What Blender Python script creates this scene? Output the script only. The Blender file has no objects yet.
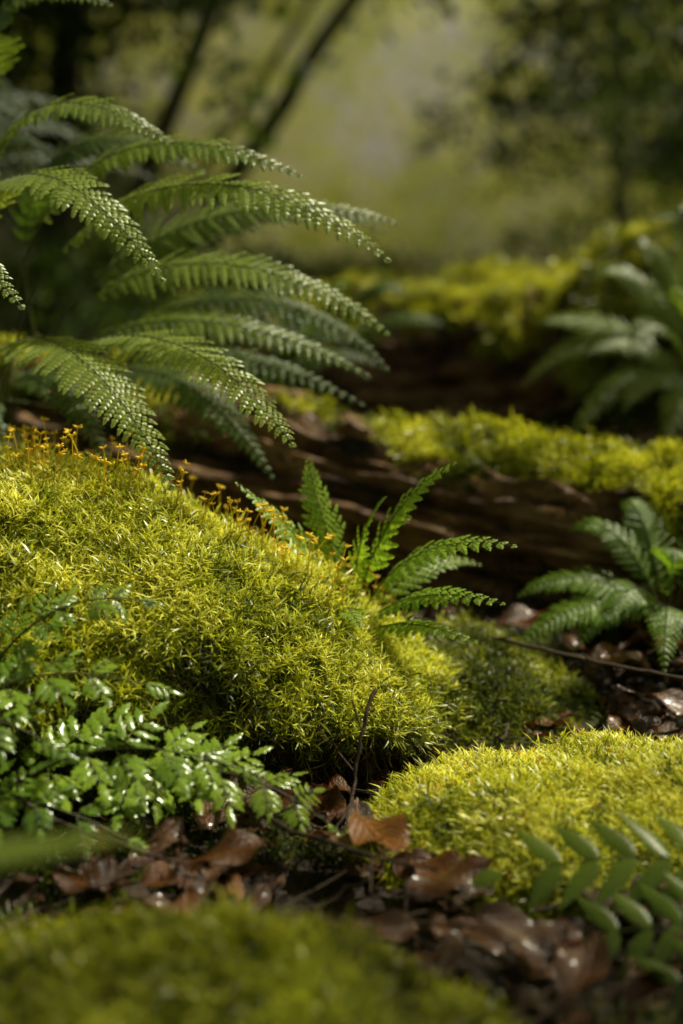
import bpy, math, random
import numpy as np
from mathutils import Vector, noise
rng=np.random.default_rng(7); random.seed(7)
scene=bpy.context.scene
SUN=np.array([.46,.30,.80]); SUN/=np.linalg.norm(SUN)

# ---------------------------------------------------------------- materials
def newmat(name):
    m=bpy.data.materials.new(name); m.use_nodes=True
    nt=m.node_tree; nt.nodes.clear()
    return m,nt
def N(nt,t,**k):
    n=nt.nodes.new(t)
    for a,b in k.items(): setattr(n,a,b)
    return n
def L(nt,a,b): nt.links.new(a,b)
def ramp(nt,stops):
    r=N(nt,'ShaderNodeValToRGB'); e=r.color_ramp.elements
    while len(e)<len(stops): e.new(0.5)
    for i,(p,c) in enumerate(stops):
        e[i].position=p; e[i].color=(c[0],c[1],c[2],1)
    return r
def leafmat(name,cols,transl=.35,rough=.45,spec=.4,nscale=0,inst=False,veins=0,bump=0.0,tcol=1.6,coat=0,tipc=None):
    m,nt=newmat(name)
    out=N(nt,'ShaderNodeOutputMaterial')
    at=N(nt,'ShaderNodeAttribute',attribute_name='tone')
    if inst: at.attribute_type='INSTANCER'
    luv=N(nt,'ShaderNodeAttribute',attribute_name='luv')
    sx=N(nt,'ShaderNodeSeparateXYZ'); L(nt,luv.outputs['Vector'],sx.inputs[0])
    az=N(nt,'ShaderNodeMath',operation='ADD'); L(nt,at.outputs['Fac'],az.inputs[0]); L(nt,sx.outputs['Z'],az.inputs[1])
    val=az.outputs[0]; fac=None
    if nscale:
        geo=N(nt,'ShaderNodeTexCoord')
        nz=N(nt,'ShaderNodeTexNoise'); nz.inputs['Scale'].default_value=nscale; nz.inputs['Detail'].default_value=3
        L(nt,geo.outputs['Object'],nz.inputs['Vector']); fac=nz.outputs['Fac']
        mx=N(nt,'ShaderNodeMath',operation='MULTIPLY_ADD'); L(nt,fac,mx.inputs[0]); mx.inputs[1].default_value=.5; L(nt,val,mx.inputs[2])
        sb=N(nt,'ShaderNodeMath',operation='SUBTRACT'); L(nt,mx.outputs[0],sb.inputs[0]); sb.inputs[1].default_value=.25; val=sb.outputs[0]
    r=ramp(nt,[(i/(len(cols)-1),c) for i,c in enumerate(cols)]); L(nt,val,r.inputs[0])
    col=r.outputs[0]
    if tipc is not None:
        mr=N(nt,'ShaderNodeMapRange'); L(nt,sx.outputs['X'],mr.inputs[0]); mr.inputs[1].default_value=.15; mr.inputs[2].default_value=.72
        mi=N(nt,'ShaderNodeMix',data_type='RGBA'); L(nt,mr.outputs[0],mi.inputs[0]); mi.inputs[6].default_value=(*tipc,1); L(nt,col,mi.inputs[7]); col=mi.outputs[2]
    bs=N(nt,'ShaderNodeBsdfPrincipled'); bs.inputs['Roughness'].default_value=rough; bs.inputs['Specular IOR Level'].default_value=spec
    if coat: bs.inputs['Coat Weight'].default_value=coat; bs.inputs['Coat Roughness'].default_value=.12
    h=None
    if veins:
        ab=N(nt,'ShaderNodeMath',operation='ABSOLUTE'); L(nt,sx.outputs['Y'],ab.inputs[0])
        ma=N(nt,'ShaderNodeMath',operation='MULTIPLY_ADD'); L(nt,ab.outputs[0],ma.inputs[0]); ma.inputs[1].default_value=-.35; L(nt,sx.outputs['X'],ma.inputs[2])
        mu=N(nt,'ShaderNodeMath',operation='MULTIPLY'); L(nt,ma.outputs[0],mu.inputs[0]); mu.inputs[1].default_value=veins*6.283
        si=N(nt,'ShaderNodeMath',operation='SINE'); L(nt,mu.outputs[0],si.inputs[0])
        pw=N(nt,'ShaderNodeMapRange'); L(nt,si.outputs[0],pw.inputs[0]); pw.inputs[1].default_value=.75; pw.inputs[2].default_value=1
        mr=N(nt,'ShaderNodeMapRange'); L(nt,ab.outputs[0],mr.inputs[0]); mr.inputs[1].default_value=.10; mr.inputs[2].default_value=.0
        mxx=N(nt,'ShaderNodeMath',operation='MAXIMUM'); L(nt,pw.outputs[0],mxx.inputs[0]); L(nt,mr.outputs[0],mxx.inputs[1])
        mi=N(nt,'ShaderNodeMix',data_type='RGBA'); 
        ml=N(nt,'ShaderNodeMath',operation='MULTIPLY'); L(nt,mxx.outputs[0],ml.inputs[0]); ml.inputs[1].default_value=.3
        L(nt,ml.outputs[0],mi.inputs[0]); L(nt,col,mi.inputs[6]); mi.inputs[7].default_value=(*[min(1,c*1.5) for c in cols[-1]],1); col=mi.outputs[2]
        h=mxx.outputs[0]
    if bump:
        bp=N(nt,'ShaderNodeBump'); bp.inputs['Strength'].default_value=bump; bp.inputs['Distance'].default_value=.002
        if h is not None and fac is not None:
            ad=N(nt,'ShaderNodeMath',operation='SUBTRACT'); L(nt,fac,ad.inputs[0]); L(nt,h,ad.inputs[1]); L(nt,ad.outputs[0],bp.inputs['Height'])
        else: L(nt,h if fac is None else fac,bp.inputs['Height'])
        L(nt,bp.outputs[0],bs.inputs['Normal'])
    L(nt,col,bs.inputs['Base Color'])
    if transl>0:
        tr=N(nt,'ShaderNodeBsdfTranslucent')
        hs=N(nt,'ShaderNodeMix',data_type='RGBA',blend_type='MULTIPLY'); hs.inputs[0].default_value=1
        L(nt,col,hs.inputs[6]); hs.inputs[7].default_value=(tcol*1.06,tcol,tcol*.5,1)
        L(nt,hs.outputs[2],tr.inputs[0])
        ms=N(nt,'ShaderNodeMixShader'); ms.inputs[0].default_value=transl
        L(nt,bs.outputs[0],ms.inputs[1]); L(nt,tr.outputs[0],ms.inputs[2]); L(nt,ms.outputs[0],out.inputs[0])
    else: L(nt,bs.outputs[0],out.inputs[0])
    return m
def groundmat(name,stops,scale=12,rough=.8,bump=1.0,stretch=(1,1,1),dist=.01,spec=.3,wet=False,luv=False):
    m,nt=newmat(name); out=N(nt,'ShaderNodeOutputMaterial'); bs=N(nt,'ShaderNodeBsdfPrincipled')
    mp=N(nt,'ShaderNodeMapping'); mp.inputs['Scale'].default_value=stretch
    if luv: tc=N(nt,'ShaderNodeAttribute',attribute_name='luv'); L(nt,tc.outputs['Vector'],mp.inputs[0])
    else: tc=N(nt,'ShaderNodeTexCoord'); L(nt,tc.outputs['Object'],mp.inputs[0])
    a=N(nt,'ShaderNodeTexNoise'); a.inputs['Scale'].default_value=scale; a.inputs['Detail'].default_value=7; a.inputs['Roughness'].default_value=.7; L(nt,mp.outputs[0],a.inputs[0])
    b=N(nt,'ShaderNodeTexVoronoi'); b.inputs['Scale'].default_value=scale*4; L(nt,mp.outputs[0],b.inputs[0])
    r=ramp(nt,stops); L(nt,a.outputs['Fac'],r.inputs[0]); L(nt,r.outputs[0],bs.inputs['Base Color'])
    ad=N(nt,'ShaderNodeMath',operation='MULTIPLY_ADD'); L(nt,b.outputs['Distance'],ad.inputs[0]); ad.inputs[1].default_value=.3; L(nt,a.outputs['Fac'],ad.inputs[2])
    bp=N(nt,'ShaderNodeBump'); bp.inputs['Strength'].default_value=bump; bp.inputs['Distance'].default_value=dist; L(nt,ad.outputs[0],bp.inputs['Height']); L(nt,bp.outputs[0],bs.inputs['Normal'])
    bs.inputs['Roughness'].default_value=rough; bs.inputs['Specular IOR Level'].default_value=spec
    if wet:
        mr=N(nt,'ShaderNodeMapRange'); L(nt,a.outputs['Fac'],mr.inputs[0]); mr.inputs[1].default_value=.4;mr.inputs[2].default_value=.6; mr.inputs[3].default_value=.3; mr.inputs[4].default_value=.85; L(nt,mr.outputs[0],bs.inputs['Roughness'])
    L(nt,bs.outputs[0],out.inputs[0]); return m

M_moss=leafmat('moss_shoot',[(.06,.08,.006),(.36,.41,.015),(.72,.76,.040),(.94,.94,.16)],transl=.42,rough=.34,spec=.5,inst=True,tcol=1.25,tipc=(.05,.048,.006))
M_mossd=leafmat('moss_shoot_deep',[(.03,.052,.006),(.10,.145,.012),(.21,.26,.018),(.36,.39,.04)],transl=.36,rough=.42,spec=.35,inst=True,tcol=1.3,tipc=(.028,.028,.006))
M_dry=leafmat('moss_dry',[(.035,.022,.01),(.09,.06,.02),(.12,.10,.03)],transl=.1,rough=.7,spec=.2,inst=True)
M_fern=leafmat('fern_leaf',[(.08,.13,.015),(.18,.26,.033),(.33,.42,.075)],transl=.42,rough=.34,spec=.5,tcol=1.6)
M_fernd=leafmat('fern_leaf_deep',[(.03,.065,.008),(.07,.13,.016),(.13,.20,.03)],transl=.40,rough=.45,spec=.35,tcol=1.7)
M_fernb=leafmat('fern_leaf_bright',[(.09,.18,.012),(.19,.33,.024),(.32,.47,.05)],transl=.45,rough=.34,spec=.5,tcol=1.65)
M_herb=leafmat('herb_leaf',[(.06,.135,.009),(.14,.25,.016),(.27,.40,.032)],transl=.32,rough=.26,spec=.5,nscale=60,veins=5,bump=.5,tcol=1.5,coat=.28)
M_stem=leafmat('stem',[(.05,.06,.015),(.09,.10,.02)],transl=0,rough=.5)
M_spore=leafmat('spore_stalk',[(.72,.50,.02),(.86,.66,.03),(.92,.78,.06)],transl=.3,rough=.4,inst=True,tcol=1.3,tipc=(.36,.24,.02))
M_litter=leafmat('dead_leaf',[(.012,.005,.002),(.045,.016,.004),(.12,.042,.010),(.26,.105,.026)],transl=.06,rough=.27,spec=.5,nscale=30,inst=True,veins=7,bump=.9,coat=.18)
M_twig=groundmat('twig_bark',[(.3,(.02,.012,.008)),(.7,(.09,.055,.03))],scale=80,rough=.6,dist=.001)
M_soil=groundmat('forest_soil',[(.3,(.008,.005,.003)),(.5,(.020,.012,.006)),(.7,(.04,.025,.012))],scale=18,bump=1,wet=True)
M_under=groundmat('moss_base',[(.3,(.018,.015,.006)),(.55,(.038,.038,.008)),(.75,(.08,.09,.014))],scale=60,bump=1)
M_bark=groundmat('log_bark',[(.36,(.018,.009,.004)),(.46,(.12,.058,.022)),(.56,(.30,.17,.075)),(.68,(.48,.32,.17))],scale=11,bump=1,dist=.06,wet=True,luv=True)
M_trunk=groundmat('trunk_bark',[(.3,(.02,.018,.010)),(.7,(.06,.05,.03))],scale=6,bump=1,stretch=(1,1,.25),dist=.03)
M_far=leafmat('foliage_sun_tinted',[(.22,.30,.012),(.45,.55,.020),(.74,.80,.045)],transl=.5,rough=.7,spec=.1,tcol=1.3)  # leaf colour raised: the sunlit glow is painted into it
M_mid=leafmat('foliage_shade_tinted',[(.02,.042,.006),(.045,.085,.010),(.09,.14,.017)],transl=.45,rough=.6,spec=.2,tcol=1.5)  # darker copy of the foliage, shade put into its colour

# ---------------------------------------------------------------- mesh tools
class MB:
    def __init__(s): s.V=[];s.Q=[];s.T=[];s.U=[];s.C=[];s.n=0;s.MQ=[];s.MT=[]
    def add(s,V,Q=None,T=None,U=None,tone=.5,mi=0):
        V=np.asarray(V,float).reshape(-1,3); k=len(V)
        s.V.append(V)
        s.U.append(np.zeros((k,3)) if U is None else np.asarray(U,float).reshape(-1,3))
        s.C.append(np.broadcast_to(np.asarray(tone,float),(k,)).copy())
        if Q is not None and len(Q): Q=np.asarray(Q).reshape(-1,4); s.Q.append(Q+s.n); s.MQ.append(np.full(len(Q),mi))
        if T is not None and len(T): T=np.asarray(T).reshape(-1,3); s.T.append(T+s.n); s.MT.append(np.full(len(T),mi))
        s.n+=k
    def obj(s,name,mats,smooth=True,parent=None,link=True,coll=None):
        V=np.concatenate(s.V); Q=np.concatenate(s.Q) if s.Q else np.zeros((0,4),int); T=np.concatenate(s.T) if s.T else np.zeros((0,3),int)
        me=bpy.data.meshes.new(name); me.vertices.add(len(V)); me.vertices.foreach_set('co',V.ravel())
        lp=np.concatenate([Q.ravel(),T.ravel()]).astype(np.int32); me.loops.add(len(lp)); me.loops.foreach_set('vertex_index',lp)
        nf=len(Q)+len(T); me.polygons.add(nf)
        st=np.concatenate([np.arange(len(Q))*4,len(Q)*4+np.arange(len(T))*3]).astype(np.int32)
        me.polygons.foreach_set('loop_start',st)
        mi=np.concatenate((s.MQ or [np.zeros(0)])+(s.MT or [np.zeros(0)])).astype(np.int32)
        for m in mats: me.materials.append(m)
        me.polygons.foreach_set('material_index',mi)
        me.polygons.foreach_set('use_smooth',np.full(nf,smooth))
        a=me.attributes.new('luv','FLOAT_VECTOR','POINT'); a.data.foreach_set('vector',np.concatenate(s.U).ravel())
        a=me.attributes.new('tone','FLOAT','POINT'); a.data.foreach_set('value',np.concatenate(s.C))
        me.update(calc_edges=True); me.validate()
        o=bpy.data.objects.new(name,me)
        if coll is not None: coll.objects.link(o)
        elif link: scene.collection.objects.link(o)
        if parent is not None: o.parent=parent
        return o
def nrm(v): v=np.asarray(v,float); return v/(np.linalg.norm(v,axis=-1,keepdims=True)+1e-12)
def bez(P,t):
    P=np.asarray(P,float); t=np.asarray(t)[:,None]
    return (1-t)**3*P[0]+3*(1-t)**2*t*P[1]+3*(1-t)*t*t*P[2]+t**3*P[3]
def tube(mb,pts,rad,sides=5,tone=.5,mi=0,uz=0):
    pts=np.asarray(pts,float); n=len(pts); rad=np.broadcast_to(rad,(n,))
    T=nrm(np.gradient(pts,axis=0)); up=np.array([0,0,1.]) if abs(T[0][2])<.9 else np.array([1.,0,0])
    S=nrm(np.cross(T,up)); B=np.cross(S,T); a=np.linspace(0,2*math.pi,sides,endpoint=False)
    V=pts[:,None]+rad[:,None,None]*(np.cos(a)[None,:,None]*S[:,None]+np.sin(a)[None,:,None]*B[:,None])
    i=np.arange(n-1)[:,None]*sides; j=np.arange(sides)[None]; j2=(j+1)%sides
    Q=np.stack([i+j,i+j2,i+sides+j2,i+sides+j],-1).reshape(-1,4)
    U=np.repeat(np.linspace(0,1,n),sides); U=np.stack([U,U*0,U*0+uz],-1)
    mb.add(V.reshape(-1,3),Q,U=U,tone=tone,mi=mi)
def fb(p,s=1.,o=3):
    v=0;a=1;
    for k in range(o):
        v+=a*noise.noise(Vector((p[0]*s,p[1]*s,p[2]*s))); s*=2.1;a*=.5
    return v
def put_pinnules(mb,B,A,W,Nn,ln,wd,tone,cup=.18):
    n=len(B)
    X=np.array([[0,0,0],[.35,0,0],[.72,0,0],[1,0,0],[.22,.5,1],[.68,.40,1],[.22,-.5,1],[.68,-.40,1],[0,.25,0.4],[0,-.25,0.4]])
    V=B[:,None]+X[None,:,0,None]*ln[:,None,None]*A[:,None]+X[None,:,1,None]*wd[:,None,None]*W[:,None]
    V=V-(X[None,:,0,None]**2*.22*ln[:,None,None])*Nn[:,None]-X[None,:,2,None]*cup*wd[:,None,None]*Nn[:,None]
    Q=np.array([[0,8,4,1],[1,4,5,2],[0,1,6,9],[1,2,7,6]]); T=np.array([[2,5,3],[2,3,7]])
    off=(np.arange(n)*10)[:,None,None]
    U=np.broadcast_to(np.stack([X[:,0],X[:,1]*2,X[:,0]*0],-1)[None],(n,10,3))
    mb.add(V,(Q[None]+off).reshape(-1,4),(T[None]+off).reshape(-1,3),U=U,tone=np.repeat(tone,10))
FERNPTS=[]
def frond(mb,P,halfw,npin=26,start=.2,up=(0,0,1),fwd=.35,droop=.25,pw=None,tone=.5,rr=.0016,detail=1.,roll=0.,stemmi=1,curl=.15):
    tt=np.linspace(0,1,40); C=bez(P,tt); Tn=nrm(np.gradient(C,axis=0))
    up=np.array(up,float)
    S=nrm(np.cross(Tn,up)); Nn=np.cross(S,Tn)
    length=np.sum(np.linalg.norm(np.diff(C,axis=0),axis=1))
    tube(mb,C,rr*(1-.8*tt),4,tone=.5,mi=stemmi)
    ts=start+(1-start)*(np.linspace(0,1,npin)**.93)*.985
    sp=length*(1-start)/npin
    BB=[];AA=[];WW=[];NN=[];LL=[];WD=[];TO=[]
    for k,t in enumerate(ts):
        q=(t-start)/(1-start)
        prof=min(1,(q/.22+.35)/1.2)*(1-q)**.8+.03
        f=t*39; i=min(int(f),38); fr=f-i
        b=C[i]*(1-fr)+C[i+1]*fr; T=Tn[i];s=S[i];nn=Nn[i]
        for sg in (1,-1):
            Lp=halfw*prof*random.uniform(.86,1.1)
            ff=fwd+.25*q+random.uniform(-.10,.10)
            d=nrm(s*sg+T*ff-nn*(droop*random.uniform(.2,1.8)))
            npn=max(3,int(Lp/(sp*.40)*detail))
            u=(np.arange(npn)+.3)/npn
            ax=b+Lp*(u[:,None]*d+ (u**2)[:,None]*(T*curl-nn*droop*.5))
            ua=np.array([0,.33,.66,1.]); axc=b+Lp*(ua[:,None]*d+(ua**2)[:,None]*(T*curl-nn*droop*.5))
            tube(mb,axc,rr*.35*(1-.6*ua),3,tone=.6,mi=stemmi)
            D=nrm(d+2*u[:,None]*(T*curl-nn*droop*.5))
            pn=nrm(np.cross(D,np.cross(nn,D)))
            tn=tone+random.uniform(-.15,.15)+ .15*q
            for s2 in (1,-1):
                w=np.cross(pn,D)*s2
                a=nrm(w+D*.55+rng.normal(0,.08,(npn,3)))
                pl=sp*.66*(1-u)**.45*min(1,.35+prof*1.2)*rng.uniform(.85,1.12,npn)+.0004
                side=np.cross(a,pn)
                BB.append(ax);AA.append(a);WW.append(side);NN.append(pn);LL.append(pl);WD.append(np.full(npn,Lp/npn*1.0))
                TO.append(tn+rng.normal(0,.06,npn))
            BB.append(ax[-1:]);AA.append(D[-1:]);WW.append(np.cross(D[-1:],pn[-1:]));NN.append(pn[-1:]);LL.append(np.array([Lp/npn*1.6]));WD.append(np.array([Lp/npn*.8]));TO.append(np.array([tone]))
    cc=np.concatenate
    put_pinnules(mb,cc(BB),cc(AA),cc(WW),cc(NN),cc(LL),cc(WD),cc(TO))
    FERNPTS.append(cc(BB)+cc(NN)*.0006+cc(AA)*.3*cc(LL)[:,None])
def leaflet(mb,b,d,nn,Ln,Wd,teeth=5,tone=.5,fold=.22,droop=.2,mi=0,sub=3,wav=.05,shape=.9,tdepth=.28,pw=.75):
    d=nrm(d); s=nrm(np.cross(nn,d)); nn=np.cross(d,s)
    n=teeth*sub+1; u=np.linspace(0,1,n)
    prof=np.clip(np.sin(np.pi*np.clip(u,0,1)**shape),0,1)**pw*(1-u*.15)
    fr=((np.arange(n)%sub)/sub)
    saw=1-tdepth*(1-fr)**1.2
    hw=Wd*.5*prof*saw; hw[0]=Wd*.03; hw[-1]=0
    c=b+u[:,None]*Ln*d-(u**2)[:,None]*droop*Ln*nn
    ph=random.uniform(0,6); wv=wav*Ln*np.sin(u*9+ph)
    cols=[]
    for v in (-1,-.5,0,.5,1):
        h=-abs(v)*fold*hw+abs(v)*(wv*(1 if v>0 else -1))*.5+ (.12*hw if abs(v)==.5 else 0)
        cols.append(c+ (v*hw)[:,None]*s+ h[:,None]*nn + (abs(v)*hw*.35)[:,None]*d)
    V=np.stack(cols,1); i=np.arange(n-1)[:,None]*5; j=np.arange(4)[None]
    Q=np.stack([i+j,i+j+1,i+5+j+1,i+5+j],-1).reshape(-1,4)
    U=np.stack([np.broadcast_to(u[:,None],(n,5)),np.broadcast_to(np.array([-1,-.5,0,.5,1])[None],(n,5)),np.zeros((n,5))],-1)
    mb.add(V.reshape(-1,3),Q,U=U,tone=tone,mi=mi)

# ---------------------------------------------------------------- scatter
def eulers(Z,spin):
    Z=nrm(Z); a=np.where(np.abs(Z[:,2:3])<.95,np.array([[0,0,1.]]),np.array([[1.,0,0]]))
    X0=nrm(np.cross(a,Z)); Y0=np.cross(Z,X0)
    X=np.cos(spin)[:,None]*X0+np.sin(spin)[:,None]*Y0; Y=np.cross(Z,X)
    ry=np.arcsin(np.clip(-X[:,2],-1,1)); rx=np.arctan2(Y[:,2],Z[:,2]); rz=np.arctan2(X[:,1],X[:,0])
    return np.stack([rx,ry,rz],-1)
def scatter(name,pts,Z,scale,tone,coll,parent=None,spin=None):
    n=len(pts); sp=rng.uniform(0,6.283,n) if spin is None else spin
    me=bpy.data.meshes.new(name); me.vertices.add(n); me.vertices.foreach_set('co',np.asarray(pts,float).ravel())
    def at(nm,ty,arr,key): a=me.attributes.new(nm,ty,'POINT'); a.data.foreach_set(key,np.ascontiguousarray(arr).ravel())
    at('rot','FLOAT_VECTOR',eulers(Z,sp),'vector')
    sc=np.asarray(scale,float); 
    if sc.ndim==1: sc=np.repeat(sc[:,None],3,1)
    at('scl','FLOAT_VECTOR',sc,'vector'); at('tone','FLOAT',np.broadcast_to(tone,(n,)).astype(float),'value')
    at('idx','INT',rng.integers(0,1000,n).astype(np.int32),'value')
    o=bpy.data.objects.new(name,me); scene.collection.objects.link(o)
    if parent is not None: o.parent=parent
    g=bpy.data.node_groups.new('scatter_'+name,'GeometryNodeTree')
    g.interface.new_socket('Geometry',in_out='INPUT',socket_type='NodeSocketGeometry'); g.interface.new_socket('Geometry',in_out='OUTPUT',socket_type='NodeSocketGeometry')
    gi=g.nodes.new('NodeGroupInput'); go=g.nodes.new('NodeGroupOutput'); ip=g.nodes.new('GeometryNodeInstanceOnPoints'); ci=g.nodes.new('GeometryNodeCollectionInfo')
    ci.inputs['Collection'].default_value=coll; ci.inputs['Separate Children'].default_value=True; ci.inputs['Reset Children'].default_value=True
    ip.inputs['Pick Instance'].default_value=True
    def na(nm,ty):
        a=g.nodes.new('GeometryNodeInputNamedAttribute'); a.data_type=ty; a.inputs['Name'].default_value=nm; return a.outputs['Attribute']
    l=g.links.new; l(gi.outputs[0],ip.inputs['Points']); l(ci.outputs[0],ip.inputs['Instance']); l(na('idx','INT'),ip.inputs['Instance Index'])
    l(na('rot','FLOAT_VECTOR'),ip.inputs['Rotation']); l(na('scl','FLOAT_VECTOR'),ip.inputs['Scale']); l(ip.outputs[0],go.inputs[0])
    md=o.modifiers.new('scatter','NODES'); md.node_group=g
    return o
def sample(V,Q,n):
    tri=np.concatenate([Q[:,[0,1,2]],Q[:,[0,2,3]]]); a,b,c=V[tri[:,0]],V[tri[:,1]],V[tri[:,2]]
    cr=np.cross(b-a,c-a); ar=np.linalg.norm(cr,axis=1)+1e-15
    k=rng.choice(len(tri),n,p=ar/ar.sum()); r1=np.sqrt(rng.random(n))[:,None]; r2=rng.random(n)[:,None]
    return a[k]*(1-r1)+b[k]*r1*(1-r2)+c[k]*r1*r2, nrm(cr[k])
def coll(name): return bpy.data.collections.new(name)
def leafcloud(name,centres,scale,mat,tone,n=200,R=.8,ls=.085,parent=None):
    m=len(centres); sc=np.broadcast_to(scale,(m,)); tn=np.broadcast_to(tone,(m,))
    ns=9; sub=nrm(rng.normal(0,1,(m,ns,3)))*R*.8*rng.random((m,ns,1))**.4*[1,1,.65]
    k=rng.integers(0,ns,(m,n)); p=np.take_along_axis(sub,k[:,:,None].repeat(3,2),1)+rng.normal(0,R*.2,(m,n,3))*[1,1,.6]
    p=(centres[:,None]+p*sc[:,None,None]).reshape(-1,3); M=len(p)
    d=nrm(rng.normal(0,1,(M,3))+[0,0,-.3]); nn=nrm(rng.normal(0,.5,(M,3))+[0,0,1]); s=nrm(np.cross(nn,d)); l=(ls*np.repeat(sc,n)*rng.uniform(.7,1.3,M))[:,None]
    V=np.stack([p,p+d*l*.5+s*l*.28,p+d*l-nn*l*.1,p+d*l*.5-s*l*.28],1).reshape(-1,3)
    t=np.repeat(np.repeat(tn,n)+rng.normal(0,.1,M),4)
    mb=MB(); mb.add(V,np.arange(M*4).reshape(-1,4),tone=t); return mb.obj(name,[mat],smooth=False,parent=parent)

def moss_variants(cname,mat,nl=10,k=9,leafl=.48,lw=.07,shoots=9,rad=.66,spread=1.):
    c=coll(cname)
    for v in range(k):
        mb=MB()
        for s_i in range(shoots):
            a0=s_i*2.4+rng.uniform(-.5,.5); r0=rad*math.sqrt((s_i+.3)/shoots); o0=np.array([math.cos(a0)*r0,math.sin(a0)*r0,-.12*r0])
            sc=rng.uniform(.6,1.2); lean=np.array([math.cos(a0),math.sin(a0)])*r0*.35+rng.normal(0,.22,2); uz=rng.normal(0,.17)
            hh=np.linspace(0,1,4); st=o0+sc*np.stack([lean[0]*hh**2,lean[1]*hh**2,hh*.8],-1)
            tube(mb,st,.02,3,tone=.3,uz=uz)
            for i in range(nl):
                f=.15+.85*(i/(nl-1)); b=o0+sc*np.array([lean[0]*f*f,lean[1]*f*f,f*.8])
                a=i*2.4+rng.uniform(-.3,.3)+s_i; up=.3+1.3*f**2+rng.uniform(-.15,.25)
                d=nrm(np.array([math.cos(a),math.sin(a),up])); ll=sc*leafl*rng.uniform(.7,1.25)*(1-.25*abs(f-.7))
                out=np.array([math.cos(a),math.sin(a),-.5])*spread
                u=np.array([0,.5,1.]); cc=b+ll*(u[:,None]*d+ (u**2)[:,None]*.34*out)
                s=nrm(np.cross(d,[0,0,1.])); w=lw*np.array([.5,.45])
                V=np.concatenate([np.stack([cc[:2]-w[:,None]*s,cc[:2]+w[:,None]*s],1).reshape(-1,3),cc[2:3]])
                uu=np.array([.25,.25,.62,.62,1.])*np.clip(.3+f,0,1)
                U=np.stack([uu,np.array([-1,1,-1,1,0]),np.full(5,uz)],-1)
                mb.add(V,[[0,1,3,2]],[[2,3,4]],U=U)
        mb.obj('moss_shoot',[mat],coll=c)
    return c
C_moss=moss_variants('moss_shoots_bright',M_moss)
C_mossd=moss_variants('moss_shoots_deep',M_mossd)
C_dry=moss_variants('moss_shoots_dry',M_dry,nl=7,leafl=.35,lw=.03,k=4,shoots=5,rad=.5)
C_sp=coll('spore_stalks')
for v in range(5):
    mb=MB(); ln=rng.normal(0,.12,2); t=np.linspace(0,1,6)
    P=np.stack([ln[0]*t**2,ln[1]*t**2,t],-1); tube(mb,P,.011,3)
    for q in range(5):
        a=rng.uniform(0,6.28); e=nrm([math.cos(a),math.sin(a),rng.uniform(-.1,1.2)]); 
        tube(mb,P[-1]+np.outer(np.linspace(0,1,4),e)*.12,np.array([.010,.025,.020,.003]),4)
    mb.U=[np.clip(u+[[.6 if i else 0,0,0]],0,1) for i,u in enumerate(mb.U)]
    mb.obj('spore_stalk',[M_spore],coll=C_sp)
C_lit=coll('dead_leaves')
for v in range(8):
    mb=MB(); W=rng.uniform(.42,.65)
    leaflet(mb,np.array([-.5,0,0]),[1,0,rng.uniform(-.1,.2)],np.array([0,0,1.]),1,W,teeth=9,sub=2,fold=rng.uniform(-.6,.4),droop=rng.uniform(-.3,.35),wav=.16,tdepth=.05,shape=.85)
    t=np.linspace(0,1,4); tube(mb,np.array([-.5,0,0])+np.stack([-t*.25,t*t*.08,t*.02],-1),.012,4)
    mb.obj('dead_leaf',[M_litter],coll=C_lit)
C_twg=coll('twig_bits')
for v in range(5):
    mb=MB(); t=np.linspace(0,1,8); P=np.stack([t-.5,np.cumsum(rng.normal(0,.03,8)),np.cumsum(rng.normal(0,.02,8))],-1); tube(mb,P,.02*(1-.6*t),5)
    if v%2: tube(mb,P[3]+np.outer(np.linspace(0,1,4),[.25,.2,.05]),.01,4)
    mb.obj('twig_bit',[M_twig],coll=C_twg)
md_,nt=newmat('dew'); o_=N(nt,'ShaderNodeOutputMaterial'); b_=N(nt,'ShaderNodeBsdfPrincipled'); b_.inputs['Transmission Weight'].default_value=1; b_.inputs['Roughness'].default_value=.02; b_.inputs['IOR'].default_value=1.33; L(nt,b_.outputs[0],o_.inputs[0])
C_dew=coll('dew_drops'); mb=MB(); th=np.linspace(0,2*math.pi,10,endpoint=False); ph=np.linspace(.02,math.pi-.02,7); TH,PH=np.meshgrid(th,ph)
Vd=np.stack([np.sin(PH)*np.cos(TH),np.sin(PH)*np.sin(TH),np.cos(PH)*.75],-1).reshape(-1,3); i=np.arange(6)[:,None]*10; j=np.arange(10)[None]
mb.add(Vd,np.stack([i+j,i+10+j,i+10+(j+1)%10,i+(j+1)%10],-1).reshape(-1,4)); mb.obj('dew_drop',[md_],coll=C_dew)

# ---------------------------------------------------------------- terrain
def ss(a,b,x): t=np.clip((x-a)/(b-a),0,1); return t*t*(3-2*t)
def hbase(x,y):
    h=.44*np.exp(-((x+.80)/.50)**2-((y-2.25)/.48)**2)
    h=h+.10*ss(-.3,-.9,x)*ss(1.0,1.5,y)
    h=h+.05*ss(1.55,1.85,y)*ss(-.2,.2,x)
    h=h+.42*np.exp(-((x-1.25)/.62)**2-((y-3.0)/.6)**2)
    h=h+.12*ss(2.5,3.6,y)
    h=h+.5*ss(5,14,y)*ss(3,14,np.abs(x))+1.2*ss(20,80,np.hypot(x,y))
    h=h+.012*np.sin(7*x+2*y)*np.cos(5*y-3*x)+.006*np.sin(23*x+11*y)*np.sin(19*y-7*x)
    return h
K=340; u=np.linspace(-1,1,K); gx=.5*np.sinh(5.8*u); gy=1.5+.5*np.sinh(5.8*u)
X,Y=np.meshgrid(gx,gy); Z=hbase(X,Y)
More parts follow.
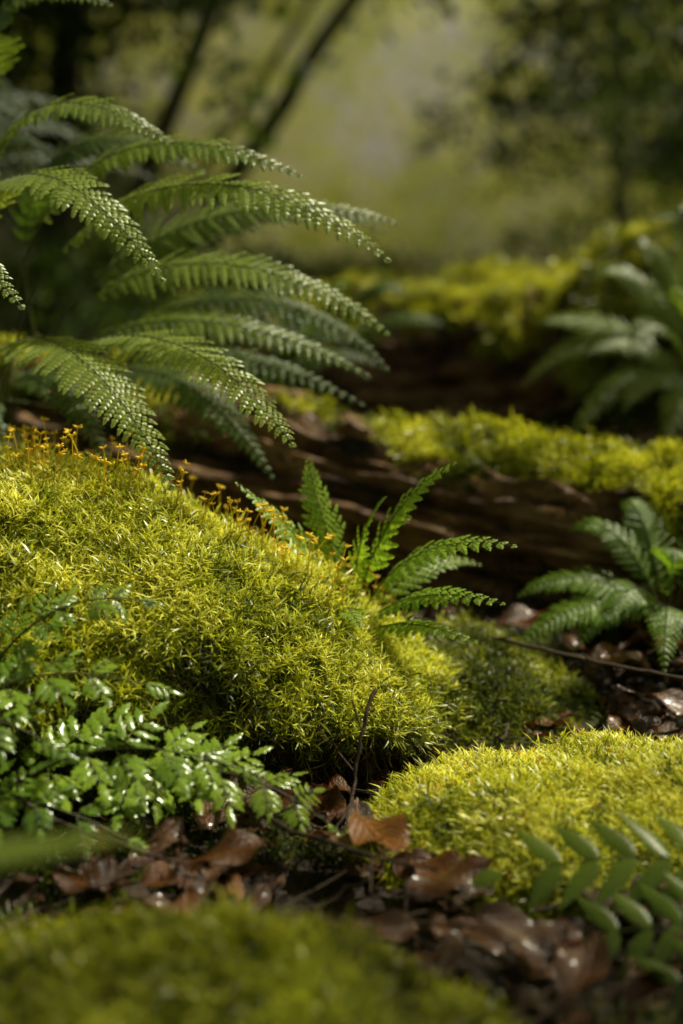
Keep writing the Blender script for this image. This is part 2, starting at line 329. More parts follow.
Z=Z+.012*np.array([noise.noise(Vector((a*9,b*9,0))) for a,b in zip(X.ravel(),Y.ravel())]).reshape(X.shape)+.005*np.array([noise.noise(Vector((a*31,b*31,3))) for a,b in zip(X.ravel(),Y.ravel())]).reshape(X.shape)
V=np.stack([X,Y,Z],-1).reshape(-1,3); i=np.arange(K-1)[:,None]*K; j=np.arange(K-1)[None]
Q=np.stack([i+j,i+j+1,i+K+j+1,i+K+j],-1).reshape(-1,4)
mb=MB(); mb.add(V,Q); ground=mb.obj('ground',[M_soil])
def hz(P):  return hbase(P[:,0],P[:,1])

# ---------------------------------------------------------------- mounds
def mound(name,c,ax,mat,amp=.02,fs=7,under=0.,seed=0,nu=150,nv=80,extra=None):
    th=np.linspace(0,2*math.pi,nu,endpoint=False); ph=np.linspace(.001,math.pi-.001,nv)
    TH,PH=np.meshgrid(th,ph)
    d=np.stack([np.sin(PH)*np.cos(TH),np.sin(PH)*np.sin(TH),np.cos(PH)],-1).reshape(-1,3)
    P=d*np.array(ax)
    if under:
        k=1-under*np.clip((.35-d[:,2])/1.0,0,1); P[:,:2]*=k[:,None]
    disp=np.array([fb((p[0]+seed,p[1],p[2]),fs,3) for p in P])*amp
    P=P+d*disp[:,None]+np.array(c)
    if extra is not None: P=extra(P,d)
    i=np.arange(nv-1)[:,None]*nu; j=np.arange(nu)[None]; j2=(j+1)%nu
    Q=np.stack([i+j,i+nu+j,i+nu+j2,i+j2],-1).reshape(-1,4)
    mb=MB(); mb.add(P,Q); o=mb.obj(name,[mat]); return o,P,Q
def mossify(o,P,Q,n,size,cl,nmin=.0,tone0=.45,tvar=.42,lean=(0,0,.4),zmin=-.01,patch=None,name='moss_shoots',tfun=None,mask=None):
    n=n//5
    p,nn=sample(P,Q,n)
    if mask is None: m=(nn[:,2]>nmin+rng.normal(0,.07,n))
    else: m=mask(p,nn)
    m&=(p[:,2]>hz(p)+zmin)&(p[:,1]>.2)
    pn=np.array([fb(q,14,3) for q in p])
    if patch is not None: m&=(pn>patch)
    p,nn,pn=p[m],nn[m],pn[m]
    pn2=np.array([noise.noise(Vector(q*60)) for q in p])
    Zd=nrm(nn+np.array(lean)+rng.normal(0,.24,p.shape))
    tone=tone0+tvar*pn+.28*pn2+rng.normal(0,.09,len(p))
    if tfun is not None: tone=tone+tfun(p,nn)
    sc=size*rng.uniform(.7,1.2,len(p))*(1+.5*pn2)
    p=p-nn*size*.12
    return scatter(name,p,Zd,sc,tone,cl,parent=o)
def dew(P,Q,n,parent,h=.012):
    p,nn=sample(P,Q,n); m=(nn[:,2]>.1)&(p[:,2]>hz(p)); p,nn=p[m],nn[m]
    scatter('dew_drops',p+nn*(h*rng.uniform(.9,1.4,(len(p),1)))+[0,0,.002],np.tile([0,0,1.],(len(p),1)),rng.uniform(.0005,.0012,len(p)),.5,C_dew,parent=parent)

def ex(P,d):
    f=np.interp(P[:,0],[-.45,-.26,-.18,-.11,-.04,.01,.06,.12],[.97,.92,.86,.78,.70,.66,.58,.53])
    P=P.copy(); P[:,2]=np.where(P[:,2]>0,P[:,2]*f,P[:,2]); return P
A,PA,QA=mound('mossy_boulder',(-.40,1.45,.01),(.53,.30,.305),M_under,amp=.036,fs=7,under=.45,seed=3,nu=190,nv=100,extra=ex)
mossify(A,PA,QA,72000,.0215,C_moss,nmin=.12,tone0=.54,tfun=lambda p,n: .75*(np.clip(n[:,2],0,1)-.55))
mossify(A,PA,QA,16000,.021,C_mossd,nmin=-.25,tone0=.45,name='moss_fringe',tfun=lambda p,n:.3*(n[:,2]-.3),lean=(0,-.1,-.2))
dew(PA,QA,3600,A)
p,nn=sample(PA,QA,5500); m=(nn[:,2]<.32)&(p[:,2]>0)&(nn[:,1]<.2); p,nn=p[m],nn[m]
scatter('dead_moss',p,nrm(nn*.7+[0,0,-.8]+rng.normal(0,.35,p.shape)),rng.uniform(.018,.038,len(p)),rng.uniform(0,1,len(p)),C_dry,parent=A)
p,nn=sample(PA,QA,9000); pn=np.array([fb(q,8,2) for q in p])
m=(nn[:,2]>.5)&(pn>-.15)&(p[:,1]>1.36)&(p[:,0]<.06)&(rng.random(len(p))<.20+.4*(pn>.2)+.30*(p[:,0]<-.2)); p,nn=p[m],nn[m]
scatter('spore_stalks',p+nn*.012,nrm(nn*.4+[0,0,1]+rng.normal(0,.14,p.shape)),rng.uniform(.026,.052,len(p)),rng.uniform(.1,.9,len(p)),C_sp,parent=A)
B,PB,QB=mound('mossy_rock',(.115,1.60,-.045),(.185,.16,.115),M_under,amp=.03,fs=9,seed=9)
mossify(B,PB,QB,16000,.016,C_mossd,nmin=.0,tone0=.6)
mossify(B,PB,QB,9000,.017,C_moss,nmin=.45,tone0=.25)
R,PR,QR=mound('mossy_rock',(.255,1.18,-.035),(.25,.16,.096),M_under,amp=.020,fs=8,under=.2,seed=21)
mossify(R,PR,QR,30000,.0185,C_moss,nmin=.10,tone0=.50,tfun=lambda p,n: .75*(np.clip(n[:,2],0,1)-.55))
mossify(R,PR,QR,7000,.018,C_mossd,nmin=-.2,tone0=.45,name='moss_fringe')
dew(PR,QR,1500,R)
p,nn=sample(PR,QR,500); m=(nn[:,2]>.6)&(rng.random(500)<.5); scatter('spore_stalks',p[m],nn[m]*.5+[0,0,1],rng.uniform(.018,.026,m.sum()),rng.uniform(0,.6,m.sum()),C_sp,parent=R)
F,PF,QF=mound('mossy_rock',(-.105,.77,-.03),(.225,.16,.108),M_under,amp=.022,fs=9,seed=31)
mossify(F,PF,QF,18000,.016,C_moss,nmin=.05,tone0=.26,tfun=lambda p,n: .3*(np.clip(n[:,2],0,1)-.6))  # lower moss tone paints shade onto the near mound
p=np.stack([rng.uniform(-1.1,1.4,14000),rng.uniform(.75,3.4,14000),np.zeros(14000)],-1); p[:,2]=hz(p)
pn=np.array([fb((a[0],a[1],0),3.2,3) for a in p]); bank=(p[:,0]<-.25)&(p[:,1]>1.7)
lowl=(p[:,0]<-.14)&(p[:,1]<1.12)
m=(pn>.20)|(bank&(pn>-.25))|(lowl&(pn>-.3))|((p[:,1]>2.6)&(pn>-.2)); p=p[m]
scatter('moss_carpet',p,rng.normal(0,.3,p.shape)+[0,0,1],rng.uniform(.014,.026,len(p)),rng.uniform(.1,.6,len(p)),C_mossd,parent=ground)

# ---------------------------------------------------------------- logs
def log(name,p0,p1,r0,r1,seed=0,bend=.03,na=140,nl=240):
    p0,p1=np.array(p0,float),np.array(p1,float); ax=nrm(p1-p0); s=nrm(np.cross(ax,[0,0,1])); b=np.cross(s,ax)
    V=np.zeros((nl,na,3)); U=np.zeros((nl,na,3)); CC=np.zeros((nl,3)); Ln=np.linalg.norm(p1-p0)
    for i in range(nl):
        t=i/(nl-1); c=p0+(p1-p0)*t+b*bend*math.sin(t*math.pi*2.2+seed)+s*bend*math.cos(t*5+seed); r=r0+(r1-r0)*t
        r*=1+.12*noise.noise(Vector((t*Ln*3,seed,0)))
        if t<.01 or t>.99: r*=.55
        CC[i]=c
        for j in range(na):
            a=2*math.pi*j/na; ca,sa=math.cos(a),math.sin(a)
            tw=t*Ln*.35; c2,s2=math.cos(a+tw),math.sin(a+tw)
            fibre=abs(noise.noise(Vector((t*Ln*1.8+seed,c2*5,s2*5))))*.40+abs(noise.noise(Vector((t*Ln*5+seed,c2*13,s2*13))))*.28
            crack=-.12*max(0,noise.noise(Vector((t*Ln*13,c2*7,s2*7+seed)))-.10)*4
            ridge=fibre+crack+noise.noise(Vector((t*Ln*4,ca*2,sa*2+seed)))*.20+.08*noise.noise(Vector((t*Ln*24,ca*16,sa*16)))
            V[i,j]=c+(ca*s+sa*b)*r*(.88+ridge); U[i,j]=(t*Ln*.5+seed,c2*.16*1.3,s2*.16*1.3)
    i=np.arange(nl-1)[:,None]*na; j=np.arange(na)[None]; j2=(j+1)%na
    Q=np.stack([i+j,i+j2,i+na+j2,i+na+j],-1).reshape(-1,4)
    n_=nl*na; P=np.concatenate([V.reshape(-1,3),[p0-ax*.02,p1+ax*.02]]); UU=np.concatenate([U.reshape(-1,3),np.zeros((2,3))])
    T=[[n_,(k+1)%na,k] for k in range(na)]+[[n_+1,(nl-1)*na+k,(nl-1)*na+(k+1)%na] for k in range(na)]
    mb=MB(); mb.add(P,Q,T,U=UU); o=mb.obj(name,[M_bark])
    Pn=V.reshape(-1,3)
    cr=np.cross(Pn[Q[:,1]]-Pn[Q[:,0]],Pn[Q[:,3]]-Pn[Q[:,0]])
    mid=Pn[Q].mean(1); tt=((mid-p0)@ax)[:,None]*ax+p0
    if np.mean(np.sum(cr*(mid-tt),1))<0: Q=Q[:,::-1]
    def elev(p):
        k=np.clip(((p-p0)@ax)/Ln*(nl-1),0,nl-1).astype(int); r=p-CC[k]; return r[:,2]/(np.linalg.norm(r,axis=1)+1e-9)
    return o,Pn,Q,elev
LG,PL,QL,el1=log('fallen_log',(-.55,2.25,.245),(1.05,1.68,.045),.128,.108,seed=2,bend=.012)
def capmask(el,lim,amp,fs,bare=False):
    def f(p,nn):
        w=np.array([fb(q,fs,3) for q in p]); l=lim-amp*w
        if bare: l=l+.30*(1-ss(-.06,.10,p[:,0]))
        return el(p)>l
    return f
mossify(LG,PL,QL,64000,.024,C_moss,tone0=.54,zmin=-.05,mask=capmask(el1,.75,.65,5,True))
mossify(LG,PL,QL,16000,.015,C_mossd,tone0=.4,zmin=-.05,mask=capmask(el1,.70,.9,9),name='moss_patches')
L2,PL2,QL2,el2=log('fallen_log',(-.45,3.75,.17),(1.7,2.85,.55),.20,.24,seed=8,bend=.04)
mossify(L2,PL2,QL2,36000,.034,C_moss,tone0=.55,zmin=-.05,mask=capmask(el2,.66,.5,4))
S2,PS2,QS2=mound('mossy_rock',(.76,3.12,.38),(.28,.20,.22),M_under,amp=.05,fs=5,seed=51,nu=90,nv=50)
mossify(S2,PS2,QS2,9000,.034,C_moss,nmin=.1,tone0=.4)

# ---------------------------------------------------------------- litter
n=3400; p=np.stack([rng.uniform(-.9,1.3,n),rng.uniform(.55,3.0,n),np.zeros(n)],-1); p[:,2]=hz(p)+rng.uniform(.004,.026,n)
scatter('leaf_litter',p,rng.normal(0,.32,p.shape)+[0,0,1],rng.uniform(.022,.058,n),rng.uniform(0,.7,n),C_lit)
n=170; p=np.stack([rng.uniform(-.22,.45,n),rng.uniform(.85,1.75,n),np.zeros(n)],-1); p[:,2]=hz(p)+rng.uniform(.012,.030,n)
scatter('leaf_litter',p,rng.normal(0,.30,p.shape)+[0,-.1,1],rng.uniform(.038,.070,n),rng.uniform(.1,.9,n),C_lit)
n=1700; p=np.stack([rng.uniform(-.8,1.2,n),rng.uniform(.6,2.8,n),np.zeros(n)],-1); p[:,2]=hz(p)+rng.uniform(.006,.03,n)
scatter('twig_litter',p,rng.normal(0,.2,p.shape)+[0,0,1],rng.uniform(.03,.12,n),.5,C_twg)
hero=[(.030,1.08,.042,.085,.95,-1.2),(-.145,1.07,.045,.060,.45,.9),(-.085,1.05,.042,.075,.5,.1),(.08,1.01,.04,.070,.6,.3),(.12,.93,.04,.065,.5,-.6),(.33,1.62,.06,.08,.75,.2),(.39,1.66,.07,.07,.6,1.),(.36,1.5,.04,.08,.5,-.3),(.22,1.72,.07,.08,.45,.3)]
for x,y,z,s,tn,sp in hero:
    scatter('dead_leaf',np.array([[x,y,z]]),np.array([[rng.normal(0,.12),-.25,1.]]),np.array([s]),tn,C_lit,spin=np.array([sp+1.57]))
def stick(name,P,r):
    mb=MB(); t=np.linspace(0,1,40); C=bez(P,t)+np.cumsum(rng.normal(0,.0006,(40,3)),0); tube(mb,C,r*(1-.55*t),7)
    for k in (12,22,30):
        d=nrm(rng.normal(0,1,3)+[0,0,.5]); tube(mb,C[k]+np.outer(np.linspace(0,1,5),d)*.03,r*.4,4)
    return mb.obj(name,[M_twig])
stick('twig',[(-.10,1.16,.06),(-.06,1.07,.06),(.0,1.02,.055),(.075,.99,.055)],.0028)
stick('twig',[(.03,1.215,.13),(.012,1.19,.09),(.02,1.18,.05),(.0,1.14,.03)],.0022)
stick('twig',[(-.32,1.12,.10),(-.24,1.06,.08),(-.2,1.05,.06),(-.12,1.02,.05)],.0025)
stick('twig',[(.05,1.7,.09),(.2,1.55,.09),(.3,1.5,.06),(.45,1.45,.05)],.003)

# ---------------------------------------------------------------- ferns
R1=(-.44,1.86,.30)
UP=(.15,-.62,.82)
mb=MB()
def F_(P1,P2,P3,hw,R=R1,**k):
    k.setdefault('up',UP); k.setdefault('droop',.14); frond(mb,[R,P1,P2,P3],hw,**k)
F_((-.40,1.75,.62),(-.12,1.55,.665),(.052,1.49,.507),.070,npin=34,start=.34,tone=.85)
F_((-.33,1.70,.47),(-.15,1.48,.47),(-.046,1.40,.325),.070,npin=32,start=.38,tone=.8,up=(.1,-.4,.9))
F_((-.42,1.66,.49),(-.25,1.45,.455),(-.164,1.38,.285),.070,npin=32,start=.36,tone=.8,up=(.1,-.4,.9))
F_((-.36,1.80,.55),(-.10,1.66,.56),(.055,1.60,.43),.060,npin=32,start=.36,tone=.75)
F_((-.50,1.80,.74),(-.32,1.62,.73),(-.185,1.58,.638),.064,npin=32,start=.36,tone=.6)
F_((-.50,1.70,.66),(-.30,1.50,.67),(-.175,1.43,.485),.066,npin=32,start=.36,tone=.75)
F_((-.42,1.78,.66),(-.22,1.62,.69),(-.04,1.56,.60),.058,npin=32,start=.36,tone=.6)
F_((-.52,1.65,.55),(-.42,1.42,.60),(-.30,1.36,.46),.055,npin=30,start=.36,tone=.6)
F_((-.50,1.85,.80),(-.42,1.74,.88),(-.26,1.68,.80),.062,npin=32,start=.4,tone=.3)
F_((-.52,1.80,.72),(-.50,1.62,.84),(-.38,1.54,.72),.062,npin=32,start=.4,tone=.3)
F_((-.36,1.86,.56),(-.10,1.82,.63),(.075,1.78,.56),.056,npin=32,start=.36,tone=.5)
F_((-.36,1.80,.46),(-.16,1.72,.49),(.035,1.68,.38),.055,npin=30,start=.36,tone=.5)
fern1=mb.obj('fern',[M_fern,M_stem])
fp=np.concatenate(FERNPTS[:6]); fp=fp[rng.choice(len(fp),500,replace=False)]
scatter('dew_drops',fp,np.tile([0,0,1.],(len(fp),1)),rng.uniform(.0004,.0009,len(fp)),.5,C_dew,parent=fern1)
mb=MB(); R1b=(-.40,2.0,.32)
for P1,P2,P3,hw in [((-.3,1.95,.50),(-.05,1.85,.52),(.06,1.8,.38),.05),((-.3,1.9,.42),(-.15,1.8,.44),(.03,1.75,.34),.05),((-.3,1.85,.42),(-.16,1.7,.40),(-.08,1.66,.26),.05),
    ((-.5,1.95,.65),(-.35,1.9,.75),(-.16,1.85,.62),.05),((-.6,1.9,.6),(-.6,1.7,.7),(-.48,1.6,.55),.05),((-.45,1.85,.4),(-.34,1.7,.42),(-.26,1.62,.27),.045),
    ((-.35,2.05,.45),(-.12,2.0,.48),(.04,1.98,.36),.045),((-.5,1.75,.36),(-.42,1.6,.38),(-.36,1.55,.28),.045),((-.3,2.1,.6),(-.1,2.1,.66),(.06,2.0,.56),.05)]:
    frond(mb,[R1b,P1,P2,P3],hw,npin=28,start=.3,tone=.45,detail=.8,up=UP,droop=.15)
mb.obj('fern',[M_fernd,M_stem])
mb=MB(); R=(-.95,2.5,.42)
for k in range(22):
    a=rng.uniform(-1.9,1.2); l=rng.uniform(.38,.66); d=np.array([math.cos(a),math.sin(a),0]); h=rng.uniform(.35,.66)
    frond(mb,[R,np.array(R)+d*l*.2+[0,0,h*.8],np.array(R)+d*l*.75+[0,0,h],np.array(R)+d*l*1.15+[0,0,h*.7]],.07,npin=24,start=.25,tone=.05,detail=.6,up=(0,-.5,1))
mb.obj('fern',[M_fernd,M_stem])
mb=MB(); R=(.012,1.52,.095)
for P1,P2,P3,hw in [((-.01,1.51,.19),(-.06,1.48,.24),(-.108,1.45,.284),.034),((.0,1.52,.20),(-.03,1.51,.25),(-.035,1.50,.302),.034),((.02,1.50,.19),(.05,1.45,.27),(.114,1.42,.308),.042),
    ((.03,1.49,.18),(.08,1.43,.240),(.172,1.38,.230),.042),((.03,1.48,.15),(.08,1.41,.19),(.158,1.35,.178),.036),((.03,1.47,.13),(.06,1.40,.16),(.130,1.33,.145),.030),
    ((-.02,1.48,.16),(-.07,1.43,.20),(-.09,1.40,.19),.030),((.01,1.50,.18),(.02,1.46,.25),(.045,1.44,.27),.032),((.0,1.46,.15),(.0,1.40,.18),(.02,1.34,.155),.028),((.04,1.55,.15),(.1,1.58,.2),(.16,1.6,.17),.030)]:
    frond(mb,[R,P1,P2,P3],hw,npin=14,start=.30,tone=.75,detail=.9,rr=.0011,fwd=.5,droop=.1,up=(0,-.45,.88))
mb.obj('fern',[M_fernb,M_stem])
def rosette(name,R,tips,hw,mat,npin=22,tone=.5,lift=.14,detail=.8):
    mb=MB(); R=np.array(R)
    for tpt in tips:
        tpt=np.array(tpt,float); d=tpt-R; lf=lift*rng.uniform(.7,1.2)
        frond(mb,[R,R+d*.25+[0,0,lf],R+d*.7+[0,0,lf*.9],tpt],hw*rng.uniform(.85,1.1),npin=npin,start=.22,tone=tone+rng.normal(0,.1),detail=detail,rr=.0014,up=(0,-.5,.9),droop=.15)
    return mb.obj(name,[mat,M_stem])
rosette('fern',(.40,1.70,.06),[(.20,1.60,.07),(.21,1.66,.12),(.27,1.62,.06),(.28,1.72,.19),(.36,1.78,.22),(.50,1.76,.20),(.44,1.52,.08),(.35,1.50,.07),(.55,1.62,.12),(.38,1.60,.17),(.48,1.5,.15),(.30,1.55,.12)],.038,M_fernb,tone=.35,lift=.08)
rosette('fern',(.62,2.45,.28),[(.30,2.36,.33),(.33,2.45,.43),(.42,2.43,.51),(.50,2.43,.57),(.58,2.46,.62),(.66,2.48,.60),(.36,2.26,.24),(.44,2.22,.30),(.50,2.18,.25),(.65,2.13,.30),(.80,2.33,.48),(.85,2.53,.53),(.46,2.28,.40),(.54,2.25,.46),(.60,2.23,.45),(.74,2.23,.42),(.40,2.35,.38)],.062,M_fern,tone=.45,lift=.12,npin=24)
rosette('fern',(.95,2.9,.50),[(.58,2.8,.62),(.66,2.8,.74),(.76,2.8,.80),(.86,2.75,.82),(.95,2.7,.8),(1.1,2.8,.8),(.8,2.6,.6),(1.0,2.6,.6),(.85,3.1,.8)],.065,M_fernd,tone=.6,lift=.12,npin=22)
rosette('fern',(-.18,2.32,.24),[(-.33,2.2,.40),(-.22,2.2,.44),(-.10,2.2,.43),(.01,2.25,.40),(.07,2.3,.36),(-.2,2.1,.3)],.045,M_fernd,tone=.5,lift=.1,npin=20)
rosette('fern',(-.05,2.9,.3),[(-.3,2.8,.46),(-.2,2.8,.52),(0,2.75,.5),(.12,2.8,.48),(.2,2.8,.42),(-.1,2.7,.4)],.06,M_fernd,tone=.5,lift=.12,npin=18,detail=.6)

# ---- finely divided, toothed herb, lower left
drops_p=[]
def herb(mb,P,npair,Ln,Wd,tone=.5,up=(.1,-.50,1),start=.22,teeth=4):
    t=np.linspace(0,1,20); C=bez(P,t); tube(mb,C,.0013*(1-.5*t),5,mi=1); Tn=nrm(np.gradient(C,axis=0)); up=nrm(np.array(up)+rng.normal(0,.08,3))
    for k in range(npair+1):
        q=start+(1-start)*k/npair; i=min(19,int(q*19)); b=C[i];T=Tn[i]; s=nrm(np.cross(T,up)); f=(1-.55*(k/npair))
        for sg in ((0,) if k==npair else (1,-1)):
            d=nrm(s*sg*1.0+T*.65+rng.normal(0,.10,3)) if sg else T
            nn=nrm(up+rng.normal(0,.15,3)); l=Ln*f*rng.uniform(.9,1.15)*(1 if sg else 1.2)
            tube(mb,b+np.outer(np.linspace(0,1,5),d)*l*.8,.0005,3,mi=1); s3=nrm(np.cross(nn,d))
            tn=tone+rng.uniform(-.2,.2); np2=3
            for kk in range(np2+1):
                qq=.20+.62*kk/np2; bb=b+d*l*qq-nn*l*.12*qq*qq; w=Wd*f
                for e in ((0,) if kk==np2 else (1,-1)):
                    dd=nrm(d*.85+s3*e*.95-nn*.12) if e else d
                    ll=l*(.54-.18*kk/np2) if e else l*.5
                    leaflet(mb,bb-nn*.0002*e,dd,nrm(nn+rng.normal(0,.08,3)),ll,w*(.54-.1*kk/np2),teeth=teeth,tone=tn+rng.uniform(-.1,.1),droop=rng.uniform(.1,.3),tdepth=.5,sub=3,pw=.9,shape=.78,wav=.03)
            for _ in range(6):
                uu=rng.uniform(.3,.8); drops_p.append(b+d*l*uu+s3*rng.uniform(-.25,.25)*l*.6+nn*(.0006-uu*uu*.16*l))
mb=MB()
herb(mb,[(-.36,1.18,.03),(-.32,1.13,.16),(-.26,1.12,.185),(-.165,1.13,.160)],5,.058,.032,tone=.65)
herb(mb,[(-.30,1.16,.03),(-.25,1.12,.11),(-.17,1.11,.13),(-.070,1.12,.085)],6,.062,.035,tone=.8)
herb(mb,[(-.22,1.18,.03),(-.16,1.13,.10),(-.08,1.11,.11),(-.005,1.11,.042)],6,.058,.033,tone=.95)
herb(mb,[(-.32,1.19,.12),(-.28,1.165,.2),(-.23,1.16,.235),(-.16,1.165,.220)],6,.036,.019,tone=.7,teeth=3)
herb(mb,[(-.40,1.14,.03),(-.36,1.10,.14),(-.31,1.09,.165),(-.24,1.08,.13)],5,.058,.032,tone=.6)
herb(mb,[(-.36,1.12,.02),(-.31,1.08,.09),(-.25,1.06,.10),(-.17,1.06,.055)],5,.048,.028,tone=.5)
hb=mb.obj('woodland_herb',[M_herb,M_stem])
dp=np.array(drops_p); scatter('dew_drops',dp,np.tile([0,-.2,1.],(len(dp),1)),rng.uniform(.0005,.0014,len(dp)),.5,C_dew,parent=hb)
mb=MB()
def simplefrond(P,npair,Ln,Wd,tone=.5,up=(.0,-.8,1)):
    t=np.linspace(0,1,24); C=bez(P,t); tube(mb,C,.0012*(1-.6*t),5,mi=1); Tn=nrm(np.gradient(C,axis=0))
    for k in range(npair+1):
        q=.15+.85*k/npair; i=min(23,int(q*23)); T=Tn[i]; s=nrm(np.cross(T,up)); f=math.sin(math.pi*(.25+.60*q))**.6
        for sg in ((0,) if k==npair else (1,-1)):
            d=nrm(s*sg+T*.80+rng.normal(0,.05,3)) if sg else T
            leaflet(mb,C[i],d,nrm(np.array(up)+rng.normal(0,.12,3)),Ln*f*(1 if sg else .8)*rng.uniform(.9,1.1),Wd,teeth=10,sub=3,tone=tone+rng.uniform(-.15,.15),droop=rng.uniform(.05,.2),tdepth=.32,shape=.58,pw=.9,wav=.008,fold=.18)
simplefrond([(.38,.97,.0),(.32,.97,.080),(.23,.99,.080),(.118,1.00,.050)],9,.060,.020,tone=.4)
simplefrond([(.38,.93,.0),(.33,.93,.048),(.25,.94,.050),(.16,.95,.020)],9,.055,.018,tone=.3)
simplefrond([(.36,.88,.0),(.32,.88,.040),(.27,.89,.045),(.20,.89,.008)],7,.048,.017,tone=.3)
mb.obj('fern',[M_fern,M_stem])
mb=MB()
leaflet(mb,np.array([-.235,.56,.225]),[1,.05,.25],np.array([0,-.5,1.]),.155,.016,teeth=1,sub=14,droop=.12,tdepth=0,tone=.8,fold=.3,wav=.01)
t=np.linspace(0,1,10)[:,None]; tube(mb,(1-t)*np.array([-.26,.60,0])+t*np.array([-.235,.56,.225]),.0018,5)
leaflet(mb,np.array([-.255,.60,.13]),[1,.3,.35],np.array([0,-.5,1.]),.10,.016,teeth=1,sub=12,droop=.3,tdepth=0,tone=.5,fold=.3,wav=.01)
mb.obj('grass_plant',[M_fern,M_stem])

# ---------------------------------------------------------------- trees
def sunfoot(p,z=.25): return p-SUN[None]*((p[:,2]-z)/SUN[2])[:,None]
def litmask(p):
    q=sunfoot(p); x,y=q[:,0],q[:,1]
    l1=np.exp(-(((x-.25)/1.50)**8)-(((y-2.10)/1.25)**8)); l2=np.exp(-(((x-.70)/1.7)**6)-(((y-2.9)/1.6)**6))
    return np.clip(np.maximum(l1,l2)*1.1,0,1)
def tree(name,base,top,r,limbs=6,mat=M_mid,foliage=60,fr=.9,zlo=.35,fs=.5,tone=.4,bow=.15):
    base=np.array(base,float); top=np.array(top,float); base[2]=hbase(base[0],base[1])-.1
    mb=MB(); t=np.linspace(0,1,26); ax=top-base; H=np.linalg.norm(ax)
    side=nrm(np.array([rng.normal(),rng.normal(),0])); C=base+t[:,None]*ax+np.sin(t*math.pi)[:,None]*side*bow+np.cumsum(rng.normal(0,.008*H/6,(26,3)),0)
    tube(mb,C,r*(1-.75*t)*(1+.5*np.exp(-t*18)),14)
    P=[]
    for k in range(limbs):
        f=rng.uniform(zlo,.97); c=C[int(f*25)]; a=rng.uniform(0,6.28); l=rng.uniform(.6,1.3)*H*.24
        d=np.array([math.cos(a),math.sin(a),rng.uniform(.1,.7)]); u=np.linspace(0,1,10)[:,None]
        B=c+u*d*l+u**2*np.array([0,0,-.2])*l+np.cumsum(rng.normal(0,.01*l,(10,3)),0); tube(mb,B,r*.35*(1-f*.4)*(1-.8*u[:,0]),7)
        for q in range(3):
            e=B[3+2*q]; d2=nrm(d+rng.normal(0,.6,3)); BB=e+u*d2*l*.45; tube(mb,BB,r*.12*(1-.8*u[:,0]),5); P.append(BB[rng.integers(3,10,foliage//limbs//4+1)])
        P.append(B[rng.integers(3,10,foliage//limbs//3+1)])
    o=mb.obj(name,[M_trunk]); P=np.concatenate(P); P=P+rng.normal(0,.28*fr,P.shape)
    P=P[rng.random(len(P))>litmask(P)]
    if foliage and len(P): leafcloud('foliage',P,rng.uniform(.6,1.3,len(P))*fs,mat,tone+rng.normal(0,.15,len(P)),n=80,R=.8,ls=.15,parent=o)
    return o
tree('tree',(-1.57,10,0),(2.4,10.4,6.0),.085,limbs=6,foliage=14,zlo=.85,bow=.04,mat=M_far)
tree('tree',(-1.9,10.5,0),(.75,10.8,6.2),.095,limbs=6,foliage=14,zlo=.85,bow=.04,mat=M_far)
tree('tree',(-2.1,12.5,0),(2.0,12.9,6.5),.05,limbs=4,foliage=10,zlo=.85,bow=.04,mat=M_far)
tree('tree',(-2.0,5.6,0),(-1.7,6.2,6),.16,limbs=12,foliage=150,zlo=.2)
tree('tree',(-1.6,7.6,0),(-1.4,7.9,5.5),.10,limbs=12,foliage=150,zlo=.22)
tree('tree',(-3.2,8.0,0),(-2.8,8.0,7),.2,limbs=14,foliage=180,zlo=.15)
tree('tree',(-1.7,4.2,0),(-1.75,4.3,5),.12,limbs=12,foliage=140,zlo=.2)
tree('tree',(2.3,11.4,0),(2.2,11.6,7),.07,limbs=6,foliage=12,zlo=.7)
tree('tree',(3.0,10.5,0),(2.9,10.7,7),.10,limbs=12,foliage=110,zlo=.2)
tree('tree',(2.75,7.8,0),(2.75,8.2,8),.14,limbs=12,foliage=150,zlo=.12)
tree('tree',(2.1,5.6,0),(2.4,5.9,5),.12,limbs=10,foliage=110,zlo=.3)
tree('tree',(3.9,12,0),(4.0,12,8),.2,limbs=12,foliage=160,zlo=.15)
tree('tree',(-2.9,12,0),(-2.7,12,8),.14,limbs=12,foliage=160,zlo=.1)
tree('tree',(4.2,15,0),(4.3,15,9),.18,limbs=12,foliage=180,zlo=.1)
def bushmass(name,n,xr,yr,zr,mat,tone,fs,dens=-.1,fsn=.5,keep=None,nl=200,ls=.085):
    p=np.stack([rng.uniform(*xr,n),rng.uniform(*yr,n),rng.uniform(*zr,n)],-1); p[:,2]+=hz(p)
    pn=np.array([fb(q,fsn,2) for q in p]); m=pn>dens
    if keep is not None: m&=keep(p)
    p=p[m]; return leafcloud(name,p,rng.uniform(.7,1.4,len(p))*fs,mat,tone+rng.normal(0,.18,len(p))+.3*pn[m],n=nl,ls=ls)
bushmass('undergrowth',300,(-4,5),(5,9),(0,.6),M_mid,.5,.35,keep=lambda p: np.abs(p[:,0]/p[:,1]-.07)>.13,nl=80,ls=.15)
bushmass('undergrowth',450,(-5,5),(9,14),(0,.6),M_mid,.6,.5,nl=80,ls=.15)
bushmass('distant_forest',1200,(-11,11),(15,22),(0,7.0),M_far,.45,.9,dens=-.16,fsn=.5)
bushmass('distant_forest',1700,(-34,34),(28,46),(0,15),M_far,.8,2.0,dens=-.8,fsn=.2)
bushmass('added_shade_canopy',850,(-4,9),(-.9,10),(4.2,7.0),M_mid,.5,.75,dens=-.2,fsn=.6,ls=.14,keep=lambda p: rng.random(len(p))<(1-litmask(p))*(1-ss(4.0,6,sunfoot(p)[:,1])))  # unseen leaf clouds added to block sun outside the lit area
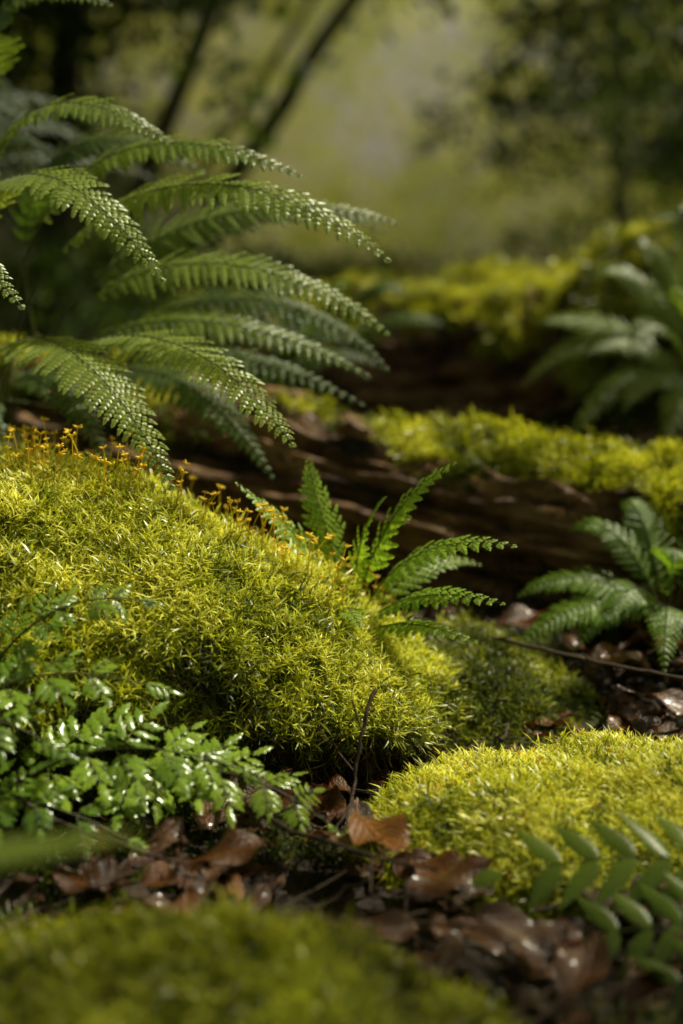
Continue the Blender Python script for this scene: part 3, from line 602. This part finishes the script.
def flank(p):
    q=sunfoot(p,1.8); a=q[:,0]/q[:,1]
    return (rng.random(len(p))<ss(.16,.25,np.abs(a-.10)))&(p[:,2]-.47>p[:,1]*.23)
bushmass('added_shade_canopy',1300,(-9,17),(6,22),(5.0,9.0),M_mid,.5,.9,dens=-.3,fsn=.4,ls=.13,keep=flank)  # more unseen leaf clouds, added to darken the mist at both sides

bpy.ops.mesh.primitive_cube_add(size=1); mist=bpy.context.object; mist.name='mist'; mist.location=(0,29,3.6); mist.scale=(80,41,7.6)
mm,nt=newmat('mist'); o_=N(nt,'ShaderNodeOutputMaterial'); vs=N(nt,'ShaderNodeVolumeScatter'); vs.inputs['Color'].default_value=(.92,1,.20,1); vs.inputs['Density'].default_value=.060; vs.inputs['Anisotropy'].default_value=.22; L(nt,vs.outputs[0],o_.inputs['Volume'])
mist.data.materials.append(mm)

# ---------------------------------------------------------------- light, sky, camera
w=bpy.data.worlds.new('World'); scene.world=w; w.use_nodes=True; nt=w.node_tree; nt.nodes.clear()
sk=nt.nodes.new('ShaderNodeTexSky'); sk.sky_type='NISHITA'; sk.sun_disc=False; el=math.asin(SUN[2]); sk.sun_elevation=el; sk.sun_rotation=math.atan2(SUN[0],SUN[1]); sk.dust_density=6; sk.ozone_density=0; sk.air_density=.8
bg=nt.nodes.new('ShaderNodeBackground'); bg.inputs[1].default_value=.13; wo=nt.nodes.new('ShaderNodeOutputWorld')
mi=nt.nodes.new('ShaderNodeMix'); mi.data_type='RGBA'; mi.blend_type='MULTIPLY'; mi.inputs[0].default_value=1; mi.inputs[7].default_value=(1.0,.95,.52,1)
nt.links.new(sk.outputs[0],mi.inputs[6]); nt.links.new(mi.outputs[2],bg.inputs[0]); nt.links.new(bg.outputs[0],wo.inputs[0])
ld=bpy.data.lights.new('sun','SUN'); ld.energy=5; ld.angle=math.radians(1.2); ld.color=(1,.95,.77); lo=bpy.data.objects.new('sun',ld); scene.collection.objects.link(lo)
lo.rotation_euler=Vector(SUN).to_track_quat('Z','Y').to_euler()
cd=bpy.data.cameras.new('camera'); cam=bpy.data.objects.new('camera',cd); scene.collection.objects.link(cam); scene.camera=cam
cd.sensor_fit='VERTICAL'; cd.sensor_height=36; cd.lens=50; cd.clip_start=.01; cd.clip_end=500
cam.location=(0,0,.47); cam.rotation_euler=(math.radians(81.5),0,0)
cd.dof.use_dof=True; cd.dof.focus_distance=1.33; cd.dof.aperture_fstop=2.3
scene.view_settings.view_transform='Standard'; scene.view_settings.look='None'; scene.view_settings.exposure=0
